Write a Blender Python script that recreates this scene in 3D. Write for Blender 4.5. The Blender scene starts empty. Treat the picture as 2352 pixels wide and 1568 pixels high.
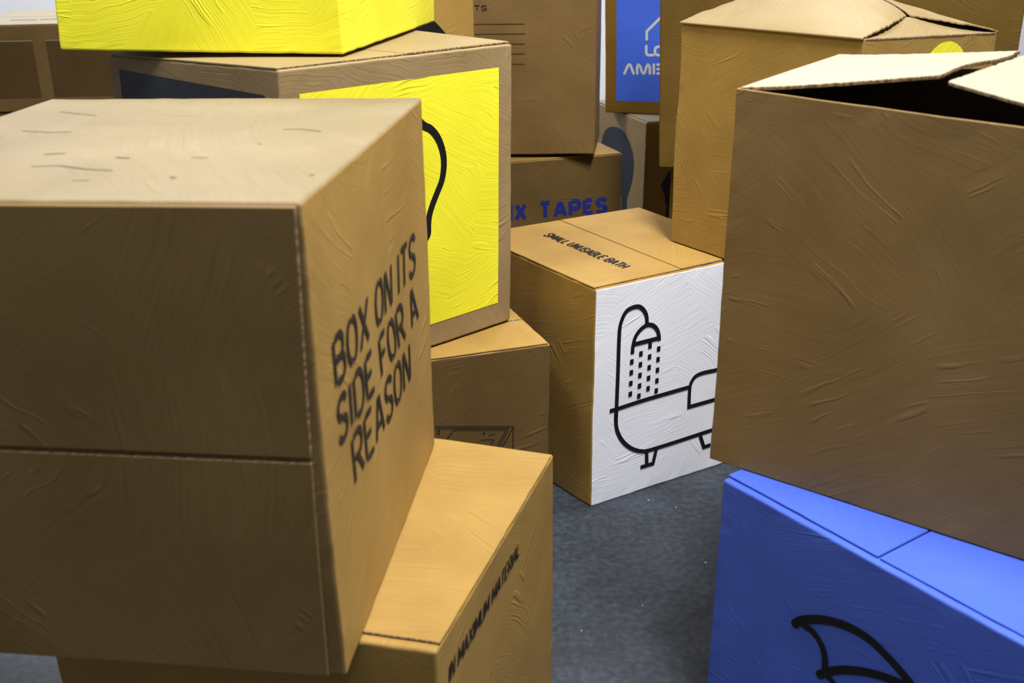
import bpy, bmesh, math, random
from mathutils import Vector, Matrix, noise

random.seed(7)
scene = bpy.context.scene
col = scene.collection

# ---------------------------------------------------------------- camera
PITCH, ROLL, FPX = 0.382081, -0.011408, 2484.54
cam_data = bpy.data.cameras.new('camera')
cam = bpy.data.objects.new('camera', cam_data)
col.objects.link(cam)
scene.camera = cam
cam_data.sensor_fit = 'HORIZONTAL'
cam_data.sensor_width = 36.0
cam_data.lens = 36.0 * FPX / 2352.0
fw = Vector((0, math.cos(PITCH), -math.sin(PITCH)))
up0 = Vector((0, math.sin(PITCH), math.cos(PITCH)))
rt0 = Vector((1, 0, 0))
rt = rt0 * math.cos(ROLL) + up0 * math.sin(ROLL)
up = up0 * math.cos(ROLL) - rt0 * math.sin(ROLL)
M = Matrix((rt, up, -fw)).transposed().to_4x4()
M.translation = Vector((0, 0, 1.6))
cam.matrix_world = M
cam_data.clip_start = 0.05
cam_data.dof.use_dof = True
cam_data.dof.focus_distance = 2.95
cam_data.dof.aperture_fstop = 5.0

# ---------------------------------------------------------------- light
world = bpy.data.worlds.new('world')
scene.world = world
world.use_nodes = True
world.node_tree.nodes['Background'].inputs[0].default_value = (0.6, 0.7, 1.0, 1)
world.node_tree.nodes['Background'].inputs[1].default_value = 0.05

def area(name, loc, size, power, color=(0.97, 0.98, 1.0), rotz=0.0):
    l = bpy.data.lights.new(name, 'AREA')
    l.shape = 'RECTANGLE'
    l.size, l.size_y = size
    l.energy = power
    l.color = color
    o = bpy.data.objects.new(name, l)
    o.location = loc
    o.rotation_euler = (0, 0, rotz)
    col.objects.link(o)
    return o

CEIL = 4.2
area('ceiling_tube_or_fill', (.85, 1.35, CEIL - .08), (.6, 1.6), 225)
area('ceiling_tube_or_fill', (-1.4, 1.5, CEIL - .08), (.5, 1.6), 45)
area('ceiling_tube_or_fill', (-.3, -1.6, CEIL - .08), (1.6, .5), 24, (.85, .92, 1.0))  # added cool fill from behind the camera, no such lamp known
area('ceiling_tube_or_fill', (1.5, 6.0, CEIL - .08), (1.6, .5), 85)
area('ceiling_tube_or_fill', (-1.9, 6.0, CEIL - .08), (1.6, .5), 130)

scene.view_settings.view_transform = 'Standard'
scene.view_settings.look = 'None'
scene.view_settings.exposure = 0.35
scene.view_settings.gamma = 1.0
scene.view_settings.use_curve_mapping = False

# ---------------------------------------------------------------- materials
def new_mat(name):
    m = bpy.data.materials.new(name)
    m.use_nodes = True
    nt = m.node_tree
    return m, nt, nt.nodes['Principled BSDF']

def paint(name, color, rough=0.55, var=0.16, bump=0.35, brush=.45, cell=5.0, streak=0.0, spec=0.22, hue=(1.0, 0.97, 0.86)):
    """brush-painted board: patches of brush strokes in changing directions, a few raised paint ridges"""
    m, nt, p = new_mat(name)
    N, Lk = nt.nodes, nt.links
    def node(t, **kw):
        n = N.new(t)
        for k, v in kw.items():
            setattr(n, k, v)
        return n
    def math_(op, a, b=None):
        n = node('ShaderNodeMath', operation=op)
        for i, x in enumerate((a, b)):
            if x is None:
                continue
            if isinstance(x, (int, float)):
                n.inputs[i].default_value = x
            else:
                Lk.new(x, n.inputs[i])
        return n.outputs[0]
    uv = node('ShaderNodeUVMap').outputs[0]
    # wobble so that patch outlines are not straight
    wn = node('ShaderNodeTexNoise'); wn.inputs['Scale'].default_value = 7.0
    Lk.new(uv, wn.inputs['Vector'])
    wob = node('ShaderNodeVectorMath', operation='MULTIPLY_ADD')
    Lk.new(wn.outputs['Color'], wob.inputs[0]); wob.inputs[1].default_value = (.035, .035, 0); Lk.new(uv, wob.inputs[2])
    vo = node('ShaderNodeTexVoronoi'); vo.voronoi_dimensions = '2D'
    vo.inputs['Scale'].default_value = cell
    Lk.new(wob.outputs[0], vo.inputs['Vector'])
    sep = node('ShaderNodeSeparateColor'); Lk.new(vo.outputs['Color'], sep.inputs[0])
    ang = math_('MULTIPLY', math_('SUBTRACT', sep.outputs[0], 0.5), 2.2)
    rot = node('ShaderNodeVectorRotate', rotation_type='Z_AXIS')
    Lk.new(wob.outputs[0], rot.inputs['Vector']); Lk.new(ang, rot.inputs['Angle'])
    mp = node('ShaderNodeMapping'); mp.inputs['Scale'].default_value = (4.0, 190.0, 1.0)
    Lk.new(rot.outputs[0], mp.inputs['Vector'])
    br = node('ShaderNodeTexNoise'); br.inputs['Scale'].default_value = 1.0; br.inputs['Detail'].default_value = 3.0
    Lk.new(mp.outputs[0], br.inputs['Vector'])
    # raised ridges of paint: thin contour lines of a stretched noise, only here and there
    mr = node('ShaderNodeMapping'); mr.inputs['Scale'].default_value = (1.1, 24.0, 1.0)
    Lk.new(rot.outputs[0], mr.inputs['Vector'])
    rn = node('ShaderNodeTexNoise'); rn.inputs['Scale'].default_value = 1.0; rn.inputs['Detail'].default_value = 1.0
    Lk.new(mr.outputs[0], rn.inputs['Vector'])
    line = math_('SUBTRACT', 1.0, math_('MULTIPLY', math_('ABSOLUTE', math_('SUBTRACT', rn.outputs['Fac'], 0.5)), 60.0))
    line = math_('MAXIMUM', line, 0.0)
    mk = node('ShaderNodeTexNoise'); mk.inputs['Scale'].default_value = 9.0
    Lk.new(uv, mk.inputs['Vector'])
    mask = math_('MAXIMUM', math_('MULTIPLY', math_('SUBTRACT', mk.outputs['Fac'], 0.50), 5.0), 0.0)
    ridge = math_('MULTIPLY', math_('MINIMUM', math_('MULTIPLY', line, mask), 1.0), 1.0)
    fine = node('ShaderNodeTexNoise'); fine.inputs['Scale'].default_value = 420.0; fine.inputs['Detail'].default_value = 2.0
    Lk.new(uv, fine.inputs['Vector'])
    hgt = math_('ADD', math_('MULTIPLY', br.outputs['Fac'], brush), math_('MULTIPLY', ridge, 1.6))
    hgt = math_('ADD', hgt, math_('MULTIPLY', fine.outputs['Fac'], 0.22))
    bp = node('ShaderNodeBump'); bp.inputs['Strength'].default_value = bump; bp.inputs['Distance'].default_value = 0.0022
    Lk.new(hgt, bp.inputs['Height']); Lk.new(bp.outputs[0], p.inputs['Normal'])
    # colour: slow mottling plus the faint streaks of the brush
    lo = node('ShaderNodeTexNoise'); lo.inputs['Scale'].default_value = 4.5; lo.inputs['Detail'].default_value = 4.0
    Lk.new(uv, lo.inputs['Vector'])
    f = math_('ADD', math_('MULTIPLY', lo.outputs['Fac'], 0.65), math_('MULTIPLY', br.outputs['Fac'], 0.35))
    ramp = node('ShaderNodeValToRGB')
    ramp.color_ramp.elements[0].position = 0.33; ramp.color_ramp.elements[1].position = 0.67
    c = Vector(color)
    dark = c * (1 - var); lite = c * (1 + var)
    ramp.color_ramp.elements[0].color = (dark[0] * hue[0], dark[1] * hue[1], dark[2] * hue[2], 1)
    ramp.color_ramp.elements[1].color = (min(lite[0], .95), min(lite[1], .95), min(lite[2], .95), 1)
    Lk.new(f, ramp.inputs[0])
    out = ramp.outputs[0]
    if streak > 0:
        ms = node('ShaderNodeMapping'); ms.inputs['Scale'].default_value = (26.0, 2.6, 1.0)
        Lk.new(uv, ms.inputs['Vector'])
        sn = node('ShaderNodeTexNoise'); sn.inputs['Scale'].default_value = 1.6; sn.inputs['Detail'].default_value = 4.0
        Lk.new(ms.outputs[0], sn.inputs['Vector'])
        sr = node('ShaderNodeMapRange'); sr.inputs['From Min'].default_value = 0.64; sr.inputs['From Max'].default_value = 0.74
        Lk.new(sn.outputs['Fac'], sr.inputs['Value'])
        mx = node('ShaderNodeMix', data_type='RGBA')
        Lk.new(math_('MULTIPLY', sr.outputs[0], streak), mx.inputs['Factor'])
        Lk.new(out, mx.inputs['A']); mx.inputs['B'].default_value = (.16, .09, .04, 1)
        out = mx.outputs['Result']
    Lk.new(out, p.inputs['Base Color'])
    p.inputs['Roughness'].default_value = rough
    p.inputs['Specular IOR Level'].default_value = spec
    return m

MAT = {}
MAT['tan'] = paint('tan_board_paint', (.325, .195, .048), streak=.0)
MAT['lit_tan_scuffed'] = paint('lit_tan_board_paint_scuffed', (.205, .152, .078), bump=.25, streak=.75)  # streaks are scuffs; the washed-out tone of the lit top is painted in
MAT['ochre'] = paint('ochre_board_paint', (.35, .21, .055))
MAT['grey_tan'] = paint('grey_tan_board_paint', (.29, .20, .095), bump=.45, brush=.8)
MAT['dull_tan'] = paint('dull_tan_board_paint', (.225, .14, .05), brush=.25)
MAT['brown'] = paint('brown_board_paint', (.19, .10, .012))
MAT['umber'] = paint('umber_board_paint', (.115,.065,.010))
MAT['shaded_brown'] = paint('shaded_brown_board_paint', (.125,.075,.024))  # sides of two shaded boxes, their shade put into this brown
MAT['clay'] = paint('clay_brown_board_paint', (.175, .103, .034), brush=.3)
MAT['cream'] = paint('cream_board', (.31, .27, .195), bump=.2, var=.06)
MAT['lit_top_tan'] = paint('lit_top_tan_board_paint', (.32, .232, .112), bump=.25, var=.08)  # box top paled in its colour as if lit
MAT['lit_flap_tan'] = paint('lit_flap_tan_board_paint', (.275, .198, .088), bump=.3, var=.10, brush=.5)  # same tan as the box sides, with the light on the flaps painted in
MAT['yellow'] = paint('yellow_paint', (.88, .82, .04), rough=.4, var=.06, bump=.42, brush=.8, hue=(1, .96, .7))
MAT['white'] = paint('white_paint', (.88, .88, .92), rough=.45, var=.04, bump=.35, brush=.8, hue=(1, 1, 1))
MAT['blue'] = paint('blue_paint', (.066, .125, .57), rough=.42, var=.1, bump=.4, hue=(1, 1, 1))
MAT['bright_blue'] = paint('bright_blue_print', (.06, .14, .68), rough=.5, var=.08, bump=.25, hue=(1, 1, 1))
MAT['navy'] = paint('navy_paint', (.026, .029, .038), rough=.5, var=.5, bump=.35, hue=(1, 1, 1))
MAT['slate'] = paint('slate_blue_paint', (.020, .027, .042), rough=.55, var=.15, bump=.2, hue=(1, 1, 1))
MAT['dark_brown'] = paint('dark_brown_paint', (.095, .054, .016), var=.12, bump=.2)
MAT['scuff'] = paint('brown_scuff', (.085, .055, .026), var=.4, bump=.1)
MAT['ink'] = paint('black_ink', (.010, .010, .012), rough=.42, var=.25, bump=.15, hue=(1, 1, 1))
MAT['faded_ink'] = paint('faded_black_ink', (.022, .018, .014), rough=.6, var=.5, bump=.1, hue=(1, 1, 1))
MAT['blue_ink'] = paint('blue_ink', (.014, .024, .19), rough=.55, var=.2, bump=.1, hue=(1, 1, 1))
MAT['pale_ink'] = paint('pale_grey_ink', (.62, .62, .58), rough=.5, var=.05, bump=.1, hue=(1, 1, 1))

def cut_edge():
    m, nt, p = new_mat('corrugated_cut_edge')
    uv = nt.nodes.new('ShaderNodeUVMap')
    w = nt.nodes.new('ShaderNodeTexNoise'); w.inputs['Scale'].default_value = 160
    nt.links.new(uv.outputs[0], w.inputs['Vector'])
    r = nt.nodes.new('ShaderNodeValToRGB')
    r.color_ramp.elements[0].position = .35; r.color_ramp.elements[0].color = (.10, .06, .025, 1)
    r.color_ramp.elements[1].position = .65; r.color_ramp.elements[1].color = (.34, .22, .10, 1)
    nt.links.new(w.outputs['Fac'], r.inputs[0])
    nt.links.new(r.outputs[0], p.inputs['Base Color'])
    p.inputs['Roughness'].default_value = .9
    return m
MAT['cut'] = cut_edge()

def floor_mat():
    m, nt, p = new_mat('blue_grey_concrete_floor')
    N, Lk = nt.nodes, nt.links
    tc = N.new('ShaderNodeTexCoord')
    a = N.new('ShaderNodeTexNoise'); a.inputs['Scale'].default_value = 6; a.inputs['Detail'].default_value = 6
    b = N.new('ShaderNodeTexNoise'); b.inputs['Scale'].default_value = 55; b.inputs['Detail'].default_value = 5
    for n in (a, b):
        Lk.new(tc.outputs['Object'], n.inputs['Vector'])
    mixf = N.new('ShaderNodeMath'); mixf.operation = 'MULTIPLY_ADD'; mixf.inputs[1].default_value = .45
    hb = N.new('ShaderNodeMath'); hb.operation = 'MULTIPLY'; hb.inputs[1].default_value = .55
    Lk.new(b.outputs['Fac'], hb.inputs[0]); Lk.new(a.outputs['Fac'], mixf.inputs[0]); Lk.new(hb.outputs[0], mixf.inputs[2])
    r = N.new('ShaderNodeValToRGB')
    e = r.color_ramp.elements
    e[0].position = .36; e[0].color = (.019, .022, .027, 1)
    e[1].position = .66; e[1].color = (.056, .066, .082, 1)
    n = e.new(.5); n.color = (.032, .039, .050, 1)
    Lk.new(mixf.outputs[0], r.inputs[0])
    v = N.new('ShaderNodeTexVoronoi'); v.inputs['Scale'].default_value = 16
    Lk.new(tc.outputs['Object'], v.inputs['Vector'])
    s = N.new('ShaderNodeMath'); s.operation = 'LESS_THAN'; s.inputs[1].default_value = .045
    Lk.new(v.outputs['Distance'], s.inputs[0])
    mx = N.new('ShaderNodeMix'); mx.data_type = 'RGBA'
    Lk.new(s.outputs[0], mx.inputs['Factor']); Lk.new(r.outputs[0], mx.inputs['A']); mx.inputs['B'].default_value = (.4, .42, .45, 1)
    Lk.new(mx.outputs['Result'], p.inputs['Base Color'])
    p.inputs['Roughness'].default_value = .5
    p.inputs['Specular IOR Level'].default_value = .35
    bp = N.new('ShaderNodeBump'); bp.inputs['Strength'].default_value = .15; bp.inputs['Distance'].default_value = .002
    Lk.new(b.outputs['Fac'], bp.inputs['Height']); Lk.new(bp.outputs[0], p.inputs['Normal'])
    return m
MAT['floor'] = floor_mat()

def plaster(name, color):
    m, nt, p = new_mat(name)
    tc = nt.nodes.new('ShaderNodeTexCoord')
    a = nt.nodes.new('ShaderNodeTexNoise'); a.inputs['Scale'].default_value = 40; a.inputs['Detail'].default_value = 4
    nt.links.new(tc.outputs['Object'], a.inputs['Vector'])
    bp = nt.nodes.new('ShaderNodeBump'); bp.inputs['Strength'].default_value = .1; bp.inputs['Distance'].default_value = .004
    nt.links.new(a.outputs['Fac'], bp.inputs['Height']); nt.links.new(bp.outputs[0], p.inputs['Normal'])
    p.inputs['Base Color'].default_value = (*color, 1)
    p.inputs['Roughness'].default_value = .8
    return m
MAT['wall'] = plaster('white_wall_paint', (.82, .83, .86))
MAT['far_wall'] = plaster('grey_wall_paint', (.30, .30, .31))
MAT['ceiling'] = plaster('ceiling_paint', (.30, .30, .31))

# ---------------------------------------------------------------- helpers
def tag(o, label=None, cat=None, group=None, kind=None):
    for k, v in (('label', label), ('category', cat), ('group', group), ('kind', kind)):
        if v:
            o[k] = v

def slab_box(name, lo, hi, mat, kind='structure'):
    bm = bmesh.new()
    r = bmesh.ops.create_cube(bm, size=1)
    for v in r['verts']:
        v.co = Vector([(lo[i] + hi[i]) / 2 + v.co[i] * (hi[i] - lo[i]) for i in range(3)])
    me = bpy.data.meshes.new(name); bm.to_mesh(me); bm.free()
    me.materials.append(mat)
    o = bpy.data.objects.new(name, me); col.objects.link(o)
    tag(o, kind=kind)
    return o

# ---------------------------------------------------------------- room
X0, X1, Y0, Y1 = -4.2, 4.2, -3.5, 7.3
slab_box('floor', (X0, Y0, -.1), (X1, Y1, 0), MAT['floor'])
slab_box('ceiling', (X0, Y0, CEIL), (X1, Y1, CEIL + .1), MAT['ceiling'])
slab_box('wall_back', (X0, Y1, -.1), (X1, Y1 + .1, CEIL + .1), MAT['wall'])
slab_box('wall_front', (X0, Y0 - .1, -.1), (X1, Y0, CEIL + .1), MAT['far_wall'])
slab_box('wall_left', (X0 - .1, Y0, -.1), (X0, Y1, CEIL + .1), MAT['far_wall'])
slab_box('wall_right', (X1, Y0, -.1), (X1 + .1, Y1, CEIL + .1), MAT['far_wall'])

# ---------------------------------------------------------------- measured boxes (width, depth, height in metres; eight corners)
BOX = {
'F': ([0.6113, 0.6055, 0.6666], [[0.2202,2.7024,0.0],[0.2223,2.6934,0.6662],[-0.1351,3.1806,-0.0],[-0.1192,3.2033,0.6717],[0.7421,3.0081,-0.0],[0.7255,3.0111,0.6613],[0.4237,3.5279,0.0],[0.4281,3.5362,0.6602]]),
'E': ([0.7269, 0.3398, 0.5377], [[-0.5838,2.4086,0.0],[-0.5869,2.4181,0.5347],[-0.6988,2.7284,0.0],[-0.6992,2.7297,0.5315],[0.0982,2.6546,0.0],[0.1023,2.6526,0.5303],[-0.015,2.9743,0.0],[-0.0175,2.9728,0.5304]]),
'C': ([0.7175, 0.7015, 0.751], [[-0.5277,2.3198,0.5362],[-0.4803,2.3057,1.2931],[-1.0189,2.7649,0.5362],[-0.9963,2.7639,1.2728],[-0.0032,2.8088,0.5362],[0.0098,2.8263,1.2817],[-0.5155,3.3017,0.5362],[-0.5089,3.3074,1.2933]]),
'D': ([0.7532, 0.7083, 0.4319], [[-0.371,2.5021,1.2951],[-0.3789,2.4963,1.7271],[-1.0642,2.6412,1.2951],[-1.0457,2.655,1.727],[-0.212,3.2314,1.2951],[-0.2019,3.234,1.7271],[-0.9036,3.3839,1.2951],[-0.9036,3.3839,1.7271]]),
'B': ([0.6466, 0.6962, 0.6], [[-0.1154,1.2912,0.0],[-0.1154,1.2945,0.5985],[-0.7709,1.5054,0.0],[-0.7639,1.4647,0.5875],[0.0786,1.9078,0.0],[0.0803,1.9067,0.5975],[-0.5846,2.1175,0.0],[-0.5835,2.1209,0.5989]]),
'A': ([0.7117, 0.6944, 0.6805], [[-0.237,1.235,0.6],[-0.2455,1.2348,1.2812],[-0.931,1.3196,0.6],[-0.9336,1.3093,1.2761],[-0.1569,1.9361,0.6],[-0.1553,1.9472,1.2867],[-0.8457,2.0243,0.6],[-0.846,2.0236,1.2799]]),
'R': ([0.6, 0.8591, 0.56], [[0.9003,1.1649,0.0],[0.8999,1.1647,0.5577],[0.407,1.8708,0.0],[0.4116,1.8697,0.5578],[1.3929,1.5076,0.0],[1.3929,1.5076,0.5578],[0.9023,2.2128,0.0],[0.9023,2.2128,0.5578]]),
'Q': ([0.42, 0.8139, 0.7267], [[1.031,1.4301,0.56],[1.0168,1.4163,1.2753],[0.3972,1.9416,0.56],[0.4051,1.9535,1.2953],[1.2969,1.7495,0.56],[1.2927,1.7454,1.2833],[0.6689,2.2675,0.56],[0.6712,2.271,1.3113]]),
'N': ([0.4818, 0.6509, 0.6327], [[0.8426,2.5854,0.6666],[0.8219,2.5763,1.307],[0.48,3.1193,0.6666],[0.4818,3.1243,1.2954],[1.2325,2.822,0.6666],[1.2325,2.8179,1.2932],[0.8934,3.3776,0.6666],[0.8934,3.3776,1.2993]]),
'G': ([0.72, 0.5, 0.7], [[-0.2425,4.006,0.0],[-0.2436,4.0097,0.7005],[-0.3961,4.4818,0.0],[-0.3961,4.4818,0.6978],[0.4427,4.2272,0.0],[0.4437,4.2266,0.6974],[0.2891,4.703,0.0],[0.2841,4.7013,0.6961]]),
'H': ([0.55, 0.35, 0.8], [[-0.2137,4.1451,0.7125],[-0.2127,4.1799,1.5014],[-0.1723,4.5866,0.7],[-0.1723,4.5866,1.5],[0.3249,4.1299,0.7126],[0.3271,4.1125,1.5014],[0.3749,4.5182,0.7],[0.3743,4.5182,1.5]]),
'K': ([0.5, 0.62, 0.7], [[0.6131,4.8706,0.0],[0.613,4.8704,0.6976],[0.4209,5.46,0.0],[0.4218,5.4604,0.6982],[1.0885,5.0255,0.0],[1.0879,5.027,0.699],[0.8963,5.615,0.0],[0.8964,5.6146,0.6975]]),
'L': ([0.5, 0.4, 0.75], [[0.4492,5.1081,0.7],[0.4309,5.1101,1.45],[0.557,5.4925,0.7],[0.557,5.4925,1.45],[0.9219,4.9661,0.7],[0.922,4.9664,1.45],[1.0362,5.3498,0.7],[1.0362,5.3498,1.45]]),
'M': ([1.0956, 0.5, 0.85], [[0.5081,3.6502,0.767],[0.4797,3.6547,1.6169],[0.6097,4.1397,0.767],[0.6097,4.1397,1.617],[1.5666,3.4086,0.767],[1.5666,3.4086,1.617],[1.6779,3.896,0.767],[1.6779,3.896,1.617]]),
'P': ([0.8, 0.35, 0.767], [[0.5652,3.75,0.0],[0.5652,3.75,0.7648],[0.6416,4.0916,0.0],[0.6416,4.0916,0.7648],[1.3459,3.5754,0.0],[1.3459,3.5754,0.7648],[1.4223,3.917,0.0],[1.4223,3.917,0.7648]]),
'I': ([0.45, 0.22, 0.62], [[-0.5285,3.5748,0.9],[-0.5285,3.5748,1.52],[-0.6142,3.7774,0.9],[-0.6142,3.7774,1.52],[-0.1141,3.75,0.9],[-0.1141,3.75,1.52],[-0.1997,3.9526,0.9],[-0.1997,3.9526,1.52]]),
'I0': ([0.44, 0.23, 0.9], [[-0.5285,3.5848,0.0],[-0.5285,3.5848,0.8978],[-0.6181,3.7966,0.0],[-0.6181,3.7966,0.8978],[-0.1233,3.7561,0.0],[-0.1233,3.7561,0.8978],[-0.2128,3.9679,0.0],[-0.2128,3.9679,0.8978]]),
'S': ([0.95, 0.8312, 0.4087], [[-2.5924,5.2823,0.7],[-2.5924,5.2823,1.1087],[-2.6926,6.1074,0.7],[-2.692,6.1063,1.1059],[-1.6494,5.3968,0.7],[-1.6494,5.3968,1.1087],[-1.7495,6.2219,0.7],[-1.7495,6.2219,1.1087]]),
'U': ([0.45, 0.5, 0.6666], [[1.02,2.62,0.0],[1.02,2.62,0.6644],[0.7587,3.0463,0.0],[0.7587,3.0463,0.6644],[1.4036,2.8552,0.0],[1.4036,2.8552,0.6644],[1.1423,3.2815,0.0],[1.1423,3.2815,0.6644]]),
'T': ([0.95, 0.8312, 0.7], [[-2.5624000000000002,5.3023,0],[-2.5624000000000002,5.3023,0.6955],[-2.6626000000000003,6.1274,0],[-2.6626000000000003,6.1274,0.6955],[-1.6194,5.416799999999999,0],[-1.6194,5.416799999999999,0.6955],[-1.7195,6.241899999999999,0],[-1.7195,6.241899999999999,0.6955]]),
}
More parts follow.
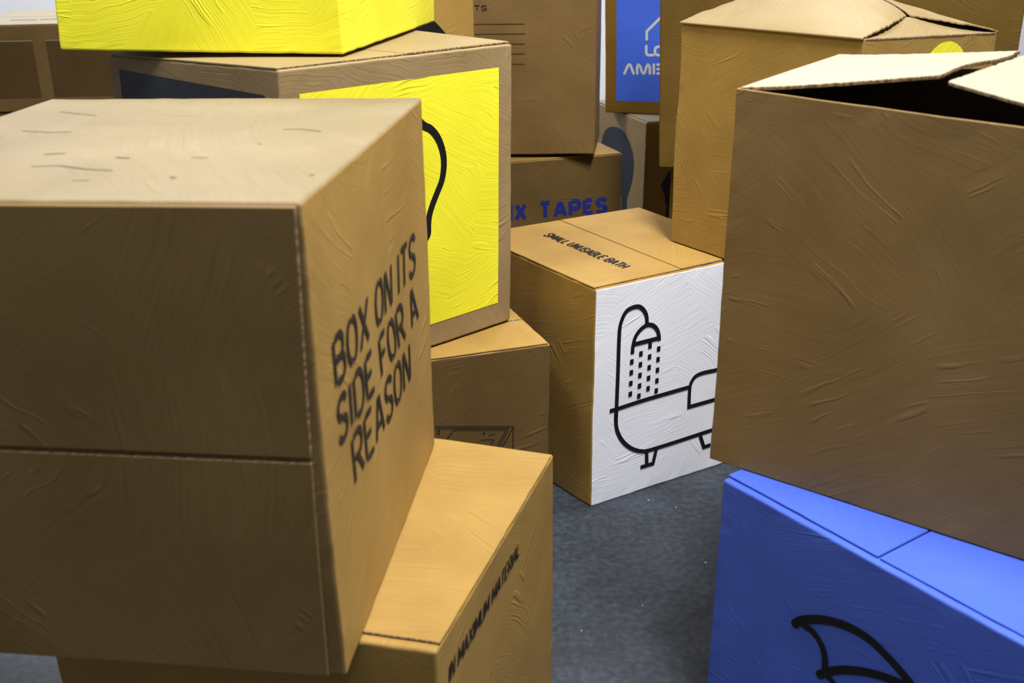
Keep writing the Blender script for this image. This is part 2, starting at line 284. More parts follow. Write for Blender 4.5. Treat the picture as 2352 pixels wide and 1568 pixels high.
MARK = {
'bath':[[[0.0823,0.2516],[0.0824,0.2971],[0.0828,0.3865],[0.0842,0.5252],[0.0894,0.5531],[0.1047,0.5788],[0.127,0.5873],[0.1497,0.586],[0.1668,0.5735],[0.178,0.5542],[0.1811,0.5312]],[[0.1312,0.4513],[0.1343,0.4803],[0.1434,0.5026],[0.1627,0.5194],[0.1834,0.5256],[0.2026,0.52],[0.2181,0.5046],[0.2253,0.4856],[0.2273,0.4704]],[[0.1331,0.4777],[0.2269,0.4775]],[[0.1941,0.4711],[0.194,0.4535]],[[0.06,0.2926],[0.0838,0.2931],[0.1673,0.2961],[0.2617,0.2964],[0.35,0.2965]],[[0.0809,0.2938],[0.0822,0.2535],[0.0882,0.2225],[0.1081,0.1857],[0.1386,0.1549],[0.1734,0.1351],[0.2037,0.1284],[0.4312,0.1305],[0.6304,0.1327]],[[0.5941,0.3236],[0.4435,0.3283],[0.3978,0.3301],[0.371,0.3251],[0.356,0.31],[0.3512,0.2906],[0.3514,0.232],[0.4397,0.2313],[0.5903,0.2317]],[[0.1982,0.1272],[0.1999,0.0825]],[[0.1776,0.0803],[0.223,0.0798],[0.2342,0.125]],[[0.4018,0.1226],[0.4177,0.0809],[0.4431,0.0811]]],
'drops':[[0.1301,0.4266],[0.1296,0.3941],[0.1291,0.3614],[0.1291,0.3283],[0.1619,0.4439],[0.1611,0.4111],[0.1607,0.3784],[0.1607,0.3457],[0.1602,0.3143],[0.1934,0.4274],[0.193,0.3947],[0.1922,0.3621],[0.1923,0.3295],[0.2258,0.4445],[0.2247,0.4123],[0.2239,0.3794],[0.2236,0.3465],[0.2228,0.3149]],
'A1':[[0.0762,0.4136],[0.5854,0.4034],[0.5966,0.4678],[0.0742,0.4762]],
'A2':[[0.0711,0.3286],[0.5928,0.314],[0.5732,0.381],[0.073,0.3897]],
'A3':[[0.1306,0.2381],[0.5069,0.2319],[0.5117,0.2954],[0.1264,0.3067]],
'Bt':[[0.0446,0.5065],[0.406,0.5109],[0.411,0.537],[0.0492,0.5371]],
'Ft':[[0.1645,0.4743],[0.1655,0.0945],[0.1992,0.0984],[0.1982,0.4805]],
'Gt':[[0.3737,0.4629],[0.6594,0.4641],[0.6561,0.5258],[0.3721,0.5299]],
'Gx':[[0.273,0.4645],[0.3196,0.4645],[0.3214,0.5283],[0.2747,0.5301]],
'Gi':[[0.2349,0.4656],[0.2641,0.4646],[0.2656,0.5309],[0.2358,0.5302]],
'Lp':[[0.0526,0.0523],[0.2522,0.0603]],
'Ls':[[[0.1917,0.3327],[0.1909,0.3719],[0.254,0.4343],[0.3184,0.3743],[0.3198,0.3354]],[[0.1905,0.3071],[0.1911,0.2762],[0.1984,0.2677],[0.2233,0.2683]],[[0.2577,0.3052],[0.2436,0.3055],[0.2332,0.2995],[0.2306,0.2874],[0.2338,0.2738],[0.2446,0.2682],[0.2588,0.2692]],[[0.0908,0.1813],[0.1076,0.2185],[0.113,0.2222],[0.1184,0.2188],[0.1334,0.1826]],[[0.1504,0.1831],[0.1499,0.2127],[0.1545,0.2226],[0.1617,0.2183],[0.1749,0.1873],[0.1804,0.1839],[0.1864,0.1894],[0.1924,0.2139],[0.1994,0.2238],[0.2067,0.2178],[0.2092,0.1848]],[[0.2269,0.2253],[0.2279,0.1853]],[[0.244,0.2257],[0.2618,0.2262]],[[0.2445,0.2056],[0.2624,0.2061]],[[0.2451,0.1858],[0.263,0.1864]]],
'Kl':[[0.116,0.5153],[0.13,0.5509],[0.165,0.5859],[0.2206,0.6087],[0.2909,0.6203],[0.3505,0.6189],[0.4002,0.6043],[0.4503,0.5746],[0.4864,0.5348],[0.5041,0.4875],[0.4993,0.4274],[0.4797,0.3712],[0.4539,0.329],[0.4413,0.3017],[0.44,0.2524],[0.4443,0.1918],[0.3809,0.1752],[0.3774,0.2987],[0.3401,0.331],[0.2875,0.3603],[0.2125,0.4019],[0.1466,0.4464],[0.1125,0.4813]],
'Kr':[[0.1347,0.4696],[0.1204,0.4591],[0.1066,0.4369],[0.0907,0.4149],[0.0858,0.4017],[0.0897,0.3915],[0.1133,0.3835],[0.1168,0.3734],[0.1122,0.362],[0.1084,0.3525],[0.1109,0.3443],[0.1175,0.3398],[0.1171,0.3299],[0.1118,0.3245],[0.1165,0.3161],[0.1225,0.3056],[0.122,0.2897],[0.1186,0.2701],[0.1196,0.25],[0.1272,0.2251],[0.3019,0.2079],[0.3385,0.3255],[0.3104,0.4273],[0.2433,0.4683],[0.1786,0.4814]],
'Cp':[[0.4327,0.0652],[0.6681,0.0627],[0.6665,0.6924],[0.0548,0.6918]],
'Cb':[[0.4104,0.5783],[0.4298,0.5685],[0.4493,0.5496],[0.464,0.5257],[0.474,0.4947],[0.475,0.4646],[0.4689,0.4355],[0.4539,0.4078],[0.4389,0.3801],[0.4289,0.3553],[0.4248,0.3293],[0.4237,0.3063]],
'Cn':[[0.0493,0.7141],[0.6362,0.6923],[0.0526,0.6422]],
'El':[[[0.405,0.3425],[0.6218,0.3054],[0.62,0.2178]],[[0.4048,0.337],[0.6089,0.3026]],[[0.4218,0.2855],[0.4564,0.3236],[0.6008,0.2992],[0.5717,0.2492]],[[0.6089,0.302],[0.5808,0.2507]],[[0.6198,0.301],[0.5898,0.2491]],[[0.5507,0.2915],[0.5707,0.2906]],[[0.5273,0.2802],[0.566,0.275],[0.5568,0.2614]],[[0.4089,0.3296],[0.4161,0.3293],[0.4144,0.3209],[0.4072,0.3216]],[[0.4155,0.3294],[0.4142,0.3164]]],
'Ed':[[0.538,0.2988]],
'Hl':[[[0.0515,0.4928],[0.2804,0.4922]],[[0.0506,0.4572],[0.2803,0.4567]],[[0.0497,0.4207],[0.2801,0.4202]],[[0.0488,0.3844],[0.28,0.3839]],[[0.0479,0.3471],[0.2798,0.3467]]],
'Ht':[[0.0652,0.5413],[0.1364,0.5418],[0.1356,0.5586],[0.0656,0.5589]],
'Sp':[[0.3293,0.333],[0.3246,0.0648],[0.3908,0.3315],[0.3833,0.063],[0.1844,0.3325]],
'St':[[0.1811,0.2288],[0.2959,0.2222],[0.3213,0.2273],[0.3835,0.2345]],
'Rw':[[[0.2099,0.3368],[0.2233,0.3527],[0.2475,0.3699],[0.2784,0.3866],[0.3126,0.3984],[0.3465,0.4036],[0.3807,0.401],[0.4118,0.3905],[0.4394,0.3783],[0.467,0.3634],[0.4916,0.3452]],[[0.2297,0.3469],[0.2545,0.3441],[0.275,0.3284],[0.285,0.3081],[0.2895,0.2733]],[[0.2778,0.2631],[0.299,0.2849],[0.3316,0.3098],[0.3703,0.3315],[0.4085,0.3463],[0.446,0.356],[0.4738,0.3596]],[[0.2952,0.2717],[0.3124,0.2658],[0.3358,0.2521]]],
'Nc':[[0.2958,0.5375],[0.2801,0.6177],[0.208,0.6031],[0.363,0.5966]],
'Ic':[[0.0667,0.0816],[0.3103,0.3581],[0.3414,0.3345],[0.365,0.3068],[0.4513,0.3446]],
'As':[[[0.579,0.6059],[0.5585,0.5622],[0.5425,0.5216]],[[0.2303,0.3381],[0.2266,0.3153]],[[0.1731,0.43],[0.1789,0.397],[0.1621,0.3511],[0.1532,0.3051]],[[0.0978,0.3327],[0.0985,0.3095]],[[0.1172,0.2099],[0.1151,0.2003]],[[0.426,0.1606],[0.4294,0.1339],[0.4129,0.0959]],[[0.3212,0.1656],[0.3213,0.1571]],[[0.1333,0.0301],[0.1335,0.0233]],[[0.4141,0.5816],[0.4041,0.5326],[0.4077,0.495]],[[0.2322,0.2281],[0.2299,0.2021]],[[0.2477,0.4537],[0.2566,0.4257]]],
}

class Carton:
    """a cardboard box given by its eight corners; local coordinates a (right), b (back), c (up) in metres"""
    def __init__(self, key, label, mat='tan', side=None, seam=None, top='flaps', wob=.003):
        (self.w, self.d, self.h), c = BOX[key]
        self.c = [Vector(q) for q in c]
        self.key, self.wob = key, wob
        self.off = Vector((hash_(key) * 7.1, hash_(key) * 3.3, hash_(key) * 5.7))
        base = sum((self.c[i] for i in (0, 2, 4, 6)), Vector()) / 4
        self.origin = base
        self.root = bpy.data.objects.new('cardboard_box', None)
        self.root.empty_display_size = .1
        self.root.location = base
        col.objects.link(self.root)
        tag(self.root, label, 'box', 'painted cardboard boxes stacked in the room')
        self.mat = mat
        self.side = side or {}
        self.top = top
        self.body()
        if top == 'flaps' and seam:
            self.flaps(*seam)

    def W(self, a, b, c):
        a_, b_, c_ = a / self.w, b / self.d, c / self.h
        s = Vector()
        for i in (0, 1):
            for j in (0, 1):
                for k in (0, 1):
                    s += self.c[4 * i + 2 * j + k] * ((a_ if i else 1 - a_) * (b_ if j else 1 - b_) * (c_ if k else 1 - c_))
        n = noise.noise_vector(s * 3.4 + self.off) * self.wob
        # the faces belly in or out a little, the corners stay put
        e = 4 * max(0, min(1, c_)) * (1 - max(0, min(1, c_)))
        n.z *= .6
        return s + n * (.35 + .65 * e)

    def link(self, name, verts, faces, uvs, mats, midx=None, parent=None, label=None, smooth=False):
        me = bpy.data.meshes.new(name)
        me.from_pydata([tuple(v - self.origin) for v in verts], [], faces)
        lay = me.uv_layers.new(name='UVMap')
        du, dv = hash_(self.key + name) * 9, hash_(name + self.key) * 9
        for poly in me.polygons:
            for li, u in zip(poly.loop_indices, uvs[poly.index]):
                lay.data[li].uv = (u[0] + du, u[1] + dv)
            if midx:
                poly.material_index = midx[poly.index]
            poly.use_smooth = smooth
        for m in mats:
            me.materials.append(MAT[m])
        me.update()
        o = bpy.data.objects.new(name, me)
        col.objects.link(o)
        o.parent = parent or self.root
        if label:
            o['label'] = label
        return o

    def body(self, n=22):
        w, d, h = self.w, self.d, self.h
        top = h - .005 if self.top == 'flaps' else h
        verts, index, faces, uvs, mid = [], {}, [], [], []
        mats = [self.mat]
        def vid(a, b, c):
            k = (round(a, 5), round(b, 5), round(c, 5))
            if k not in index:
                index[k] = len(verts)
                p = self.W(a, b, c)
                if (a in (0, w)) + (b in (0, d)) + (c in (0, top)) >= 2:     # knocked, slightly wavy edges
                    p = p + noise.noise_vector(p * 31) * .0014
                verts.append(p)
            return index[k]
        def side(key, f, lu, lv):
            m = self.side.get(key, self.mat)
            if m not in mats:
                mats.append(m)
            mi = mats.index(m)
            for i in range(n):
                for j in range(n):
                    q = [(i, j), (i + 1, j), (i + 1, j + 1), (i, j + 1)]
                    faces.append([vid(*f(s / n, t / n)) for s, t in q])
                    o = hash_(self.key + key) * 5
                    uvs.append([(s / n * lu + o, t / n * lv + o * .7) for s, t in q])
                    mid.append(mi)
        side('R', lambda s, t: (s * w, 0, t * top), w, h)
        side('L', lambda s, t: (0, (1 - s) * d, t * top), d, h)
        side('B', lambda s, t: ((1 - s) * w, d, t * top), w, h)
        side('X', lambda s, t: (w, s * d, t * top), d, h)
        side('D', lambda s, t: (s * w, (1 - t) * d, 0), w, d)
        if self.top != 'open':
            side('T', lambda s, t: (s * w, t * d, top), w, d)
        o = self.link('body', verts, faces, uvs, mats, mid)
        if self.top == 'open':
            so = o.modifiers.new('thickness', 'SOLIDIFY'); so.thickness = .006; so.offset = -1
        bv = o.modifiers.new('soft_edges', 'BEVEL'); bv.width = .0055; bv.segments = 3; bv.limit_method = 'ANGLE'; bv.angle_limit = math.radians(55)
        self.body_obj = o

    def slab(self, name, P, nu, nv, thick=.005, nrm=(0, 0, 1), mat=None, size=(1, 1), jag=0., label=None, bevel=.0012, parent=None, hinge=None):
        """a board: P(s, t) gives its upper surface in local coordinates"""
        mat = mat or self.side.get('T', self.mat)
        nv_ = Vector(nrm)
        top, bot = [], []
        for j in range(nv + 1):
            for i in range(nu + 1):
                s, t = i / nu, j / nv
                if jag and (i in (0, nu) or j in (0, nv)):
                    k = noise.noise(Vector((s * 19, t * 19, hash_(name) * 9))) * jag + noise.noise(Vector((s * 61, t * 61, 3))) * jag * .5
                    if i == nu: s -= abs(k) / size[0]
                    if j == 0: t += abs(k) / size[1]
                    if j == nv: t -= abs(k) / size[1]
                p = Vector(P(s, t))
                top.append(self.W(*p))
                bot.append(self.W(*(p - nv_ * thick)))
        verts = top + bot
        off = len(top)
        idx = lambda i, j: j * (nu + 1) + i
        faces, uvs, mid = [], [], []
        def uvp(i, j): return (i / nu * size[0], j / nv * size[1])
        for j in range(nv):
            for i in range(nu):
                q = [(i, j), (i + 1, j), (i + 1, j + 1), (i, j + 1)]
                faces.append([idx(*x) for x in q]); uvs.append([uvp(*x) for x in q]); mid.append(0)
                faces.append([off + idx(*x) for x in q[::-1]]); uvs.append([uvp(*x) for x in q[::-1]]); mid.append(0)
        ring = [(i, 0) for i in range(nu)] + [(nu, j) for j in range(nv)] + [(i, nv) for i in range(nu, 0, -1)] + [(0, j) for j in range(nv, 0, -1)]
        for k in range(len(ring)):
            a, b = ring[k], ring[(k + 1) % len(ring)]
            faces.append([idx(*b), idx(*a), off + idx(*a), off + idx(*b)])
            ua, ub = uvp(*a), uvp(*b)
            uvs.append([ub, ua, (ua[0], ua[1] + thick), (ub[0], ub[1] + thick)])
            on = hinge is not None and a[0] == b[0] == (nu if hinge else 0)
            mid.append(0 if on else 1)
        o = self.link(name, verts, faces, uvs, [mat, 'cut' if self.side.get('cut') is None else self.side['cut']], mid, parent=parent, label=label)
        bm = bmesh.new(); bm.from_mesh(o.data); bmesh.ops.recalc_face_normals(bm, faces=bm.faces); bm.to_mesh(o.data); bm.free()
        if bevel:
            bv = o.modifiers.new('soft_edges', 'BEVEL'); bv.width = bevel; bv.segments = 1; bv.limit_method = 'ANGLE'; bv.angle_limit = math.radians(50)
        return o

    def flaps(self, axis, frac, inset=.006, gap=.0018, th=.005):
        """two closed flaps that meet in a seam; axis 'b': the seam runs front to back, 'a': left to right"""
        w, d, h = self.w, self.d, self.h
        m = frac * (w if axis == 'b' else d)
        if axis == 'b':
            self.slab('flap', lambda s, t: (m - gap - s * (m - gap), inset + t * (d - 2 * inset), h), 12, 30, th, jag=.0028, size=(m, d), hinge=1)
            self.slab('flap', lambda s, t: (m + gap + s * (w - m - gap), inset + t * (d - 2 * inset), h + .0008), 12, 30, th, jag=.0028, size=(w - m, d), hinge=1)
        else:
            self.slab('flap', lambda s, t: (inset + t * (w - 2 * inset), m - gap - s * (m - gap), h), 12, 30, th, jag=.0028, size=(m, w), hinge=1)
            self.slab('flap', lambda s, t: (inset + t * (w - 2 * inset), m + gap + s * (d - m - gap), h + .0008), 12, 30, th, jag=.0028, size=(d - m, w), hinge=1)

    # ---- marks painted on a face: u runs right and v up as seen from outside
    def at(self, face, u, v, off):
        if face == 'R': return self.W(u, -off, v)
        if face == 'L': return self.W(-off, self.d - u, v)
        return self.W(u, v, self.h + off)

    def panel(self, name, face, u0, u1, v0, v1, mat, off=.0011, n=22, label=None):
        verts, faces, uvs = [], [], []
        for j in range(n + 1):
            for i in range(n + 1):
                verts.append(self.at(face, u0 + (u1 - u0) * i / n, v0 + (v1 - v0) * j / n, off))
        for j in range(n):
            for i in range(n):
                q = [(i, j), (i + 1, j), (i + 1, j + 1), (i, j + 1)]
                faces.append([y * (n + 1) + x for x, y in q])
                uvs.append([((u1 - u0) * x / n, (v1 - v0) * y / n) for x, y in q])
        return self.link(name, verts, faces, uvs, [mat], label=label)

    def shape(self, name, face, pts, mat, off=.0014, label=None):
        """a filled outline, cut into small triangles so that it lies on the board"""
        bm = bmesh.new()
        vs = [bm.verts.new((p[0], p[1], 0)) for p in pts]
        f = bm.faces.new(vs)
        bmesh.ops.triangulate(bm, faces=[f])
        for _ in range(3):
            es = [e for e in bm.edges if e.calc_length() > .035]
            if es:
                bmesh.ops.subdivide_edges(bm, edges=es, cuts=1)
                bmesh.ops.triangulate(bm, faces=bm.faces[:])
        bm.verts.index_update()
        flat = [(v.co.x, v.co.y) for v in bm.verts]
        faces = [[v.index for v in f.verts] for f in bm.faces]
        bm.free()
        verts = [self.at(face, x, y, off) for x, y in flat]
        return self.link(name, verts, faces, [[flat[i] for i in f] for f in faces], [mat], label=label)

    def strokes(self, name, face, lines, width, mat, off=.0018, smooth=True, label=None, cap=0., parent=None):
        verts, faces, uvs = [], [], []
        for ln in lines:
            wd = width
            if isinstance(ln, tuple) and isinstance(ln[1], (int, float)):
                ln, wd = ln
            pts = spline(ln) if (smooth and len(ln) > 3) else refine(ln)
            rib = ribbon(pts, wd, cap)
            o = len(verts)
            flat = [p for pr in rib for p in pr]
            verts += [self.at(face, p.x, p.y, off) for p in flat]
            for k in range(len(rib) - 1):
                f = [2 * k, 2 * k + 1, 2 * k + 3, 2 * k + 2]
                faces.append([o + i for i in f]); uvs.append([(flat[i].x, flat[i].y) for i in f])
        return self.link(name, verts, faces, uvs, [mat], label=label, parent=parent)

    def text(self, name, face, txt, quad, width, mat, flip=False, label=None, off=.0016, spread=.22, slant=0.):
        """stencil lettering stretched into the quad (bottom left, bottom right, top right, top left)"""
        bl, br, tr, tl = [Vector((q[0], q[1])) for q in quad]
        x, words = 0.0, [[]]
        for ch in txt:
            if ch == ' ':
                x += .42; words.append([]); continue
            gw, gl = GLYPH[ch]
            for g in gl:
                words[-1].append([((p[0] * gw + x + slant * p[1]), p[1]) for p in g])
            x += gw + spread
        total = x - spread
        for lines in words:
            out = []
            for g in lines:
                pts = []
                for px, py in g:
                    s = px / total
                    p = bl.lerp(br, s).lerp(tl.lerp(tr, s), py)
                    pts.append((p.x, p.y))
                out.append(pts)
            self.strokes(name, face, out, width, mat, off=off, smooth=True, label=label)

def hash_(s):
    v = 0
    for ch in s:
        v = (v * 131 + ord(ch)) % 1000003
    return v / 1000003.0

def refine(pts, step=.03):
    out = [Vector((pts[0][0], pts[0][1]))]
    for a, b in zip(pts, pts[1:]):
        a, b = Vector(a[:2]), Vector(b[:2])
        n = max(1, int((b - a).length / step))
        for k in range(1, n + 1):
            out.append(a.lerp(b, k / n))
    return out

def spline(pts, sub=5):
    P = [Vector((p[0], p[1])) for p in pts]
    out = []
    for i in range(len(P) - 1):
        p0, p1, p2, p3 = P[max(0, i - 1)], P[i], P[i + 1], P[min(len(P) - 1, i + 2)]
        L = (p2 - p1).length
        # keep long runs straight: shorten tangents to the span they belong to
        m1 = (p2 - p0); m1 = m1.normalized() * L if m1.length else m1
        m2 = (p3 - p1); m2 = m2.normalized() * L if m2.length else m2
        if (p1 - p0).length and (p1 - p0).angle(p2 - p1, 0) > .9: m1 = (p2 - p1)
        if (p3 - p2).length and (p3 - p2).angle(p2 - p1, 0) > .9: m2 = (p2 - p1)
        n = max(sub, int(L / .03))
        for k in range(n):
            t = k / n
            h1 = 2 * t**3 - 3 * t**2 + 1; h2 = t**3 - 2 * t**2 + t; h3 = -2 * t**3 + 3 * t**2; h4 = t**3 - t**2
            out.append(p1 * h1 + m1 * h2 + p2 * h3 + m2 * h4)
    out.append(P[-1])
    return out

def ribbon(pts, width, cap=0.):
    pts = [p.copy() for p in pts]
    if cap == 'round':
        mid = ribbon(pts, width)
        def end(p, q, sgn):
            d = (p - q).normalized(); n = Vector((-d.y, d.x)) * sgn
            return [(p + d * (width / 2) * math.sin(g) + n * (width / 2) * math.cos(g), p + d * (width / 2) * math.sin(g) - n * (width / 2) * math.cos(g)) for g in (.4, .8, 1.15, 1.5)]
        return end(pts[0], pts[1], -1)[::-1] + mid + end(pts[-1], pts[-2], 1)
    if cap:
        pts[0] -= (pts[1] - pts[0]).normalized() * cap
        pts[-1] += (pts[-1] - pts[-2]).normalized() * cap
    out = []
    for i, p in enumerate(pts):
        d0 = (p - pts[i - 1]).normalized() if i else None
        d1 = (pts[i + 1] - p).normalized() if i < len(pts) - 1 else None
        d = d1 if d0 is None else d0 if d1 is None else (d0 + d1)
        if d.length < 1e-6: d = d1
        d = d.normalized()
        n = Vector((-d.y, d.x))
        k = 1.0
        if d0 is not None and d1 is not None:
            k = 1 / max(.45, n.dot(Vector((-d0.y, d0.x))))
        out.append((p + n * width / 2 * k, p - n * width / 2 * k))
    return out

# a small set of stencil letters: (width, strokes), x from 0 to 1, y from 0 to 1
GLYPH = {
 'A': (.62, [[(0, 0), (.45, 1)], [(.55, 1), (1, 0)], [(.25, .3), (.75, .3)]]),
 'B': (.58, [[(0, 0), (0, 1)], [(.18, 1), (.7, 1), (.92, .86), (.92, .66), (.7, .53), (.18, .53)], [(.3, .5), (.78, .5), (1, .36), (1, .14), (.75, 0), (.18, 0)]]),
 'D': (.58, [[(0, 0), (0, 1)], [(.2, 1), (.65, 1), (1, .75), (1, .25), (.65, 0), (.2, 0)]]),
 'E': (.5, [[(0, 0), (0, 1)], [(.18, 1), (1, 1)], [(.18, .52), (.8, .52)], [(.18, 0), (1, 0)]]),
 'F': (.48, [[(0, 0), (0, 1)], [(.18, 1), (1, 1)], [(.18, .52), (.8, .52)]]),
 'H': (.58, [[(0, 0), (0, 1)], [(1, 0), (1, 1)], [(.12, .5), (.88, .5)]]),
 'I': (.05, [[(.5, 0), (.5, 1)]]),
 'L': (.45, [[(0, 1), (0, 0)], [(.12, 0), (1, 0)]]),
 'M': (.78, [[(0, 0), (0, 1)], [(.08, 1), (.46, .2)], [(.54, .2), (.92, 1)], [(1, 1), (1, 0)]]),
 'N': (.58, [[(0, 0), (0, 1)], [(.06, 1), (.94, 0)], [(1, 0), (1, 1)]]),
 'O': (.58, [[(.42, 1), (.15, .9), (0, .66), (0, .34), (.15, .1), (.42, 0)], [(.58, 0), (.85, .1), (1, .34), (1, .66), (.85, .9), (.58, 1)]]),
 'P': (.55, [[(0, 0), (0, 1)], [(.2, 1), (.75, 1), (1, .86), (1, .62), (.75, .47), (.2, .47)]]),
 'R': (.58, [[(0, 0), (0, 1)], [(.2, 1), (.75, 1), (1, .87), (1, .65), (.75, .5), (.2, .5)], [(.5, .47), (1, 0)]]),
 'S': (.52, [[(1, .82), (.85, .95), (.5, 1), (.15, .93), (0, .76), (.12, .6), (.42, .52)], [(.52, .5), (.88, .4), (1, .24), (.86, .07), (.5, 0), (.14, .05), (0, .18)]]),
 'T': (.56, [[(0, 1), (1, 1)], [(.5, .94), (.5, 0)]]),
 'U': (.56, [[(0, 1), (0, .3), (.12, .08), (.4, 0)], [(.6, 0), (.88, .08), (1, .3), (1, 1)]]),
 'X': (.6, [[(0, 0), (.42, .46)], [(.58, .54), (1, 1)], [(0, 1), (1, 0)]]),
}

# ================================================================= front left stack
b = Carton('B', 'tan cardboard box under the front left box, small lettering along its right side', 'ochre', seam=('a', .52, .016))
b.text('lettering', 'R', 'IN MAXIMUM MATERIAL', MARK['Bt'], .0046, 'ink', label='row of small black stencil letters')

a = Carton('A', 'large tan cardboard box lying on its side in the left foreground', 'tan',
           side={'T': 'lit_tan_scuffed', 'L': 'dull_tan', 'R': 'ochre'}, top='closed')
SEAM = .3435
def a_flap(v0, v1, i0, i1):
    # the flaps of the box that lies on its side face the camera and stop short of the right edge
    def P(s, t):
        v = v0 + (v1 - v0) * s
        e = i0 + (i1 - i0) * v / a.h
        return (-.0065, a.d - .008 - (1 - t) * 0 - (a.d - .008 - e) * (1 - t), v)
    return P
a.slab('flap', a_flap(SEAM + .0028, a.h - .003, .024, .005), 12, 22, .006, nrm=(-1, 0, 0), mat='dull_tan', size=(.34, .69), bevel=.002, hinge=1)
a.slab('flap', a_flap(SEAM - .0028, .003, .024, .005), 12, 22, .006, nrm=(-1, 0, 0), mat='dull_tan', size=(.34, .69), bevel=.002, hinge=1)
for k_, ln in enumerate(MARK['As']):
    a.strokes('scuff_mark', 'T', [ln], (.0022, .0035, .0028)[k_ % 3], 'scuff', off=.0012)
for key, txt in (('A1', 'BOX ON ITS'), ('A2', 'SIDE FOR A'), ('A3', 'REASON')):
    a.text('lettering', 'R', txt, MARK[key], .0105, 'faded_ink', label='black stencil words ' + txt.lower(), spread=.25)

# ================================================================= bath box
f = Carton('F', 'tan box with one white side showing a black shower and bathtub drawing', 'ochre', side={'R': 'white'}, seam=('b', .5))
f.text('lettering', 'T', 'SMALL UNUSABLE BATH', MARK['Ft'], .0052, 'ink', label='row of small black stencil letters', off=.0022)
bath = f.strokes('bathtub_drawing', 'R', MARK['bath'], .0125, 'ink', label='thick black outline of a shower over a bathtub', cap=.001)
DW, DH = .0125, .0155
for u, v in MARK['drops']:
    f.strokes('water_drop', 'R', [[(u, v - DH / 2), (u, v + DH / 2)]], DW, 'ink', smooth=False, parent=bath)

# ================================================================= yellow panel stack
e = Carton('E', 'brown box with a thin line drawing, under the yellow-panelled box', 'shaded_brown', side={'T': 'ochre'}, seam=('a', .55))
e.strokes('line_drawing', 'R', MARK['El'], .0019, 'ink', smooth=False, label='thin black line drawing of a machine')
eu, ev = MARK['Ed'][0]
e.shape('drawn_dot', 'R', [(eu + .003 * math.cos(k * .785), ev + .003 * math.sin(k * .785)) for k in range(8)], 'ink')

c = Carton('C', 'box with a yellow panel bearing a black bulb outline and a navy panel', 'grey_tan', side={'T': 'lit_top_tan'}, seam=('b', .5, .009))
yp = c.panel('yellow_panel', 'R', .051, .667, .0635, .6925, 'yellow', label='bright yellow painted rectangle')
cu = .3585
half = [(p[0], p[1]) for p in MARK['Cb']]
outline = [(cu, .598), (cu + .03, .594)] + half + [(.404, .283), (.395, .25), (.394, .217)]
left = [(2 * cu - p[0], p[1]) for p in outline[::-1]][:-1]
c.strokes('bulb_outline', 'R', [left + outline, [(.323, .217), (.394, .217)], [(.328, .187), (.389, .187)]], 0.019, 'ink', off=.0022, parent=yp, label='black outline of a light bulb')
c.shape('navy_panel', 'L', [(.0493, .06), (.65, .06), (.65, .691), (.0493, .714)], 'navy', label='dark navy painted rectangle')

d = Carton('D', 'bright yellow painted box at the top, on the yellow-panelled box', 'yellow', top='closed')

# ================================================================= right stack
r = Carton('R', 'blue painted box with a black fin drawing under the open box', 'blue',
           side={'cut': 'blue'}, seam=('a', 1 - .3583 / .8591, .013))
r.strokes('fin_drawing', 'L', [(l, wd) for l, wd in zip(MARK['Rw'], (.0175, .0145, .0165, .013))], .016, 'ink', label='thick black curved fin outline', cap='round')

q = Carton('Q', 'large grey-brown box with raised open flaps in the right foreground', 'dull_tan', side={'T': 'cream', 'L': 'dull_tan'}, top='open')
qw, qd, qh = q.w, q.d, q.h
def q_back(s, t):       # hinged on the far left side, lifted towards the middle
    bb = qd - .004 - s * (qd - .004 - .4575)
    lift = (.060 * s ** 1.15) * (1 - .27 * t) + .004 * math.sin(6 * t) * s
    return (.004 + t * (qw + .0), bb, qh + .002 + lift)
def q_near(s, t):
    bb = .004 + s * (.4475 - .004)
    return (.004 + t * qw, bb, qh + .002 + .052 * s ** 1.4 * (1 - .25 * t))
q.slab('flap', q_back, 36, 36, .0065, mat='cream', size=(.36, .42), hinge=0, jag=.009, label='raised cream flap with torn edges')
q.slab('flap', q_near, 36, 36, .0065, mat='cream', size=(.45, .42), hinge=0, jag=.006, label='raised cream flap with torn edges')
def q_inner(s, t):      # the inner flap sags into the box behind the front edge
    return (.007 + s * .17, .01 + t * (qd - .02), qh - .004 - s * (.03 + .10 * t))
q.slab('inner_flap', q_inner, 14, 20, .005, mat='dull_tan', size=(.17, .8), label='brown inner flap sagging into the box')

def q_rear(s, t):       # the rear inner flap lies just under the two outer flaps
    bb = .01 + t * (qd - .02)
    k = 1 - abs(2 * t - 1)
    return (qw - .007 - s * .16, bb, qh - .010 + .036 * k ** 1.2 * min(1, s / .3))
q.slab('inner_flap', q_rear, 14, 20, .005, mat='cream', size=(.16, .8), label='cream inner flap at the rear of the box')

# ================================================================= crumpled box on the bath box
u = Carton('U', 'plain tan box beside the bath box, under the crumpled-top box', 'ochre', seam=('b', .5))
n = Carton('N', 'tan box with a bulging crumpled top standing on the bath box', 'tan', side={'T': 'lit_flap_tan', 'L': 'tan'}, top='open', wob=.006)
nw, nd, nh = n.w, n.d, n.h
def ridge_h(t): return .038 + .066 * math.sin(min(1, t * .95) * math.pi) ** .8
def n_b(s, t): return -.003 + t * (nd + .005) + (1 - t) * .085 * s ** 1.2
def crumple(s, t, k): return .004 * noise.noise(Vector((s * 5, t * 5, k))) * math.sin(math.pi * min(1, s * 1.2) / 1.2)
def n_left(s, t):
    return (-.007 + s * (nw * .5 + .004 + .006 * math.sin(9 * t)), n_b(s, t), nh + .003 + ridge_h(t) * (s ** .85) + crumple(s, t, 1) )
def n_right(s, t):
    return (nw + .002 - s * (nw * .5 - .006 - .006 * math.sin(9 * t)), n_b(s, t), nh + .003 + ridge_h(t) * (s ** .75) * .98 + crumple(s, t, 5))
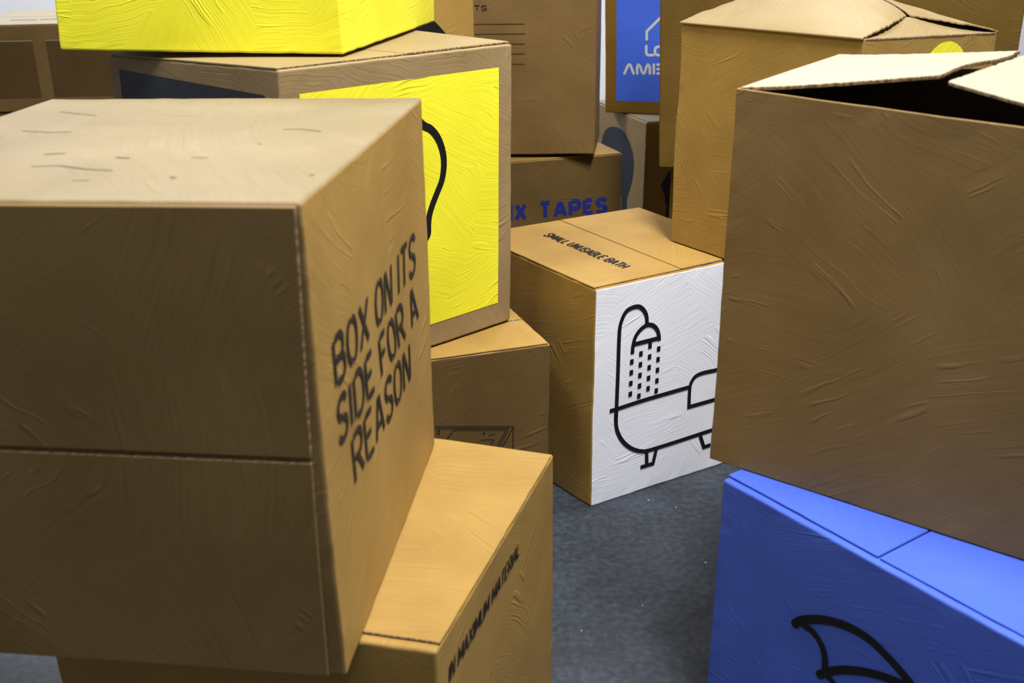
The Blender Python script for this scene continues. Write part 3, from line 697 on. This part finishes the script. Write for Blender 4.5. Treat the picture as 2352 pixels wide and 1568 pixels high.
def n_inner(s, t):
    return (.004 + t * (nw - .008), -.001 + s * .16, nh + .0005 + (ridge_h(0) - .0008) * (1 - abs(2 * t - 1)) ** .9 * min(1, s / .5))
n.slab('flap', n_left, 24, 26, .005, mat='lit_flap_tan', size=(.25, .65), hinge=0, jag=.007, label='bulging tan flap with frayed edges')
n.slab('flap', n_right, 24, 26, .005, mat='lit_flap_tan', size=(.25, .65), hinge=0, jag=.007, label='bulging tan flap with frayed edges')
n.slab('inner_flap', n_inner, 10, 20, .005, mat='lit_flap_tan', size=(.16, .48), label='tan inner flap under the two upper flaps')
nu_, nv_ = MARK['Nc'][0]
n.shape('yellow_disc', 'R', [(nu_ + .083 * math.cos(k * math.pi / 20), nv_ + .080 * math.sin(k * math.pi / 20)) for k in range(40)], 'yellow', label='yellow painted disc')

# ================================================================= background
g = Carton('G', 'brown box with blue stencil letters behind the bath box', 'shaded_brown', side={'T': 'ochre'}, seam=('a', .5))
for key, txt in (('Gi', 'I'), ('Gx', 'X'), ('Gt', 'TAPES')):
    qd_ = MARK[key]
    if txt == 'I':
        qd_ = [(.2585, .466), (.2615, .466), (.2625, .53), (.2595, .53)]
    g.text('lettering', 'R', txt, [(p[0] + (.006 if i in (0, 3) else -.006), p[1] + (.005 if i < 2 else -.005)) for i, p in enumerate(qd_)] if txt != 'I' else qd_, .0165 if txt != 'I' else .006, 'blue_ink', label='blue stencil letters', spread=.34)

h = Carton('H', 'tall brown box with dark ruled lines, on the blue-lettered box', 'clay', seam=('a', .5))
for ln in MARK['Hl']:
    h.strokes('ruled_line', 'R', [ln], .0032, 'dark_brown', smooth=False)
h.text('lettering', 'R', 'UTS', MARK['Ht'], .0035, 'faded_ink', label='small dark letters')

i0 = Carton('I0', 'plain tall tan box hidden behind the yellow-panelled box', 'tan', seam=('a', .5))
i = Carton('I', 'tan box with part of a black disc beside the yellow box', 'tan', seam=('a', .5))
cx, cy, rad = .040, .055, .405
arc = []
for k in range(0, 40):
    t_ = math.radians(88 - k * 2.2)
    p_ = (cx + rad * .98 * math.cos(t_), cy + rad * math.sin(t_))
    if p_[0] < i.w - .006 and p_[1] > .004:
        arc.append(p_)
pts = [(.01, .01), (arc[-1][0], .01)] + arc[::-1] + [(.01, arc[0][1])]
i.shape('black_disc', 'R', pts, 'ink', label='black painted disc')

k = Carton('K', 'brown box with a dark blue spoon shape and a black profile', 'brown', side={'T': 'cream', 'L': 'grey_tan'}, seam=('a', .5))
k.shape('spoon_shape', 'L', [(max(.004, p[0]), p[1]) for p in MARK['Kl']], 'slate', label='dark blue-grey rounded shape')
k.shape('profile_silhouette', 'R', MARK['Kr'], 'ink', label='black profile silhouette')

l = Carton('L', 'brown box with a blue panel of white letters and a house outline', 'brown', seam=('a', .5))
bp = l.panel('blue_panel', 'R', .0526, .455, .056, .70, 'bright_blue', label='blue printed rectangle')
l.strokes('house_outline', 'R', MARK['Ls'][:1], .011, 'pale_ink', off=.0022, parent=bp, smooth=False, label='white outline of a house')
l.strokes('lettering', 'R', MARK['Ls'][1:], .0115, 'pale_ink', off=.0022, parent=bp, label='white rounded letters', cap='round')

p = Carton('P', 'brown box under the wide brown box, behind the bath box', 'brown', seam=('a', .5))
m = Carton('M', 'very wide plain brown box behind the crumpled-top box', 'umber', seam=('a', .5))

t = Carton('T', 'plain brown box under the box with painted panes, far left', 'clay', seam=('a', .5))
s = Carton('S', 'brown box with dark painted window panes far back on the left', 'clay', side={'T': 'cream'}, seam=('a', .5))
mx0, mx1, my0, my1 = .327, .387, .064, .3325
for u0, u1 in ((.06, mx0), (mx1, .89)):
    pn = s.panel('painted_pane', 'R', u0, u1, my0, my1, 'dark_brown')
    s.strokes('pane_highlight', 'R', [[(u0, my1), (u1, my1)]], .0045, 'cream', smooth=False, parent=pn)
marks = []
x_ = .1811
while x_ < .42:
    if not (.296 < x_ < .318):
        marks.append([(x_, .205), (x_ + .006, .238), (x_ + .011, .21)])
    x_ += .0155
s.strokes('lettering', 'T', marks, .0055, 'ink', smooth=False, off=.002, label='row of small black letters')
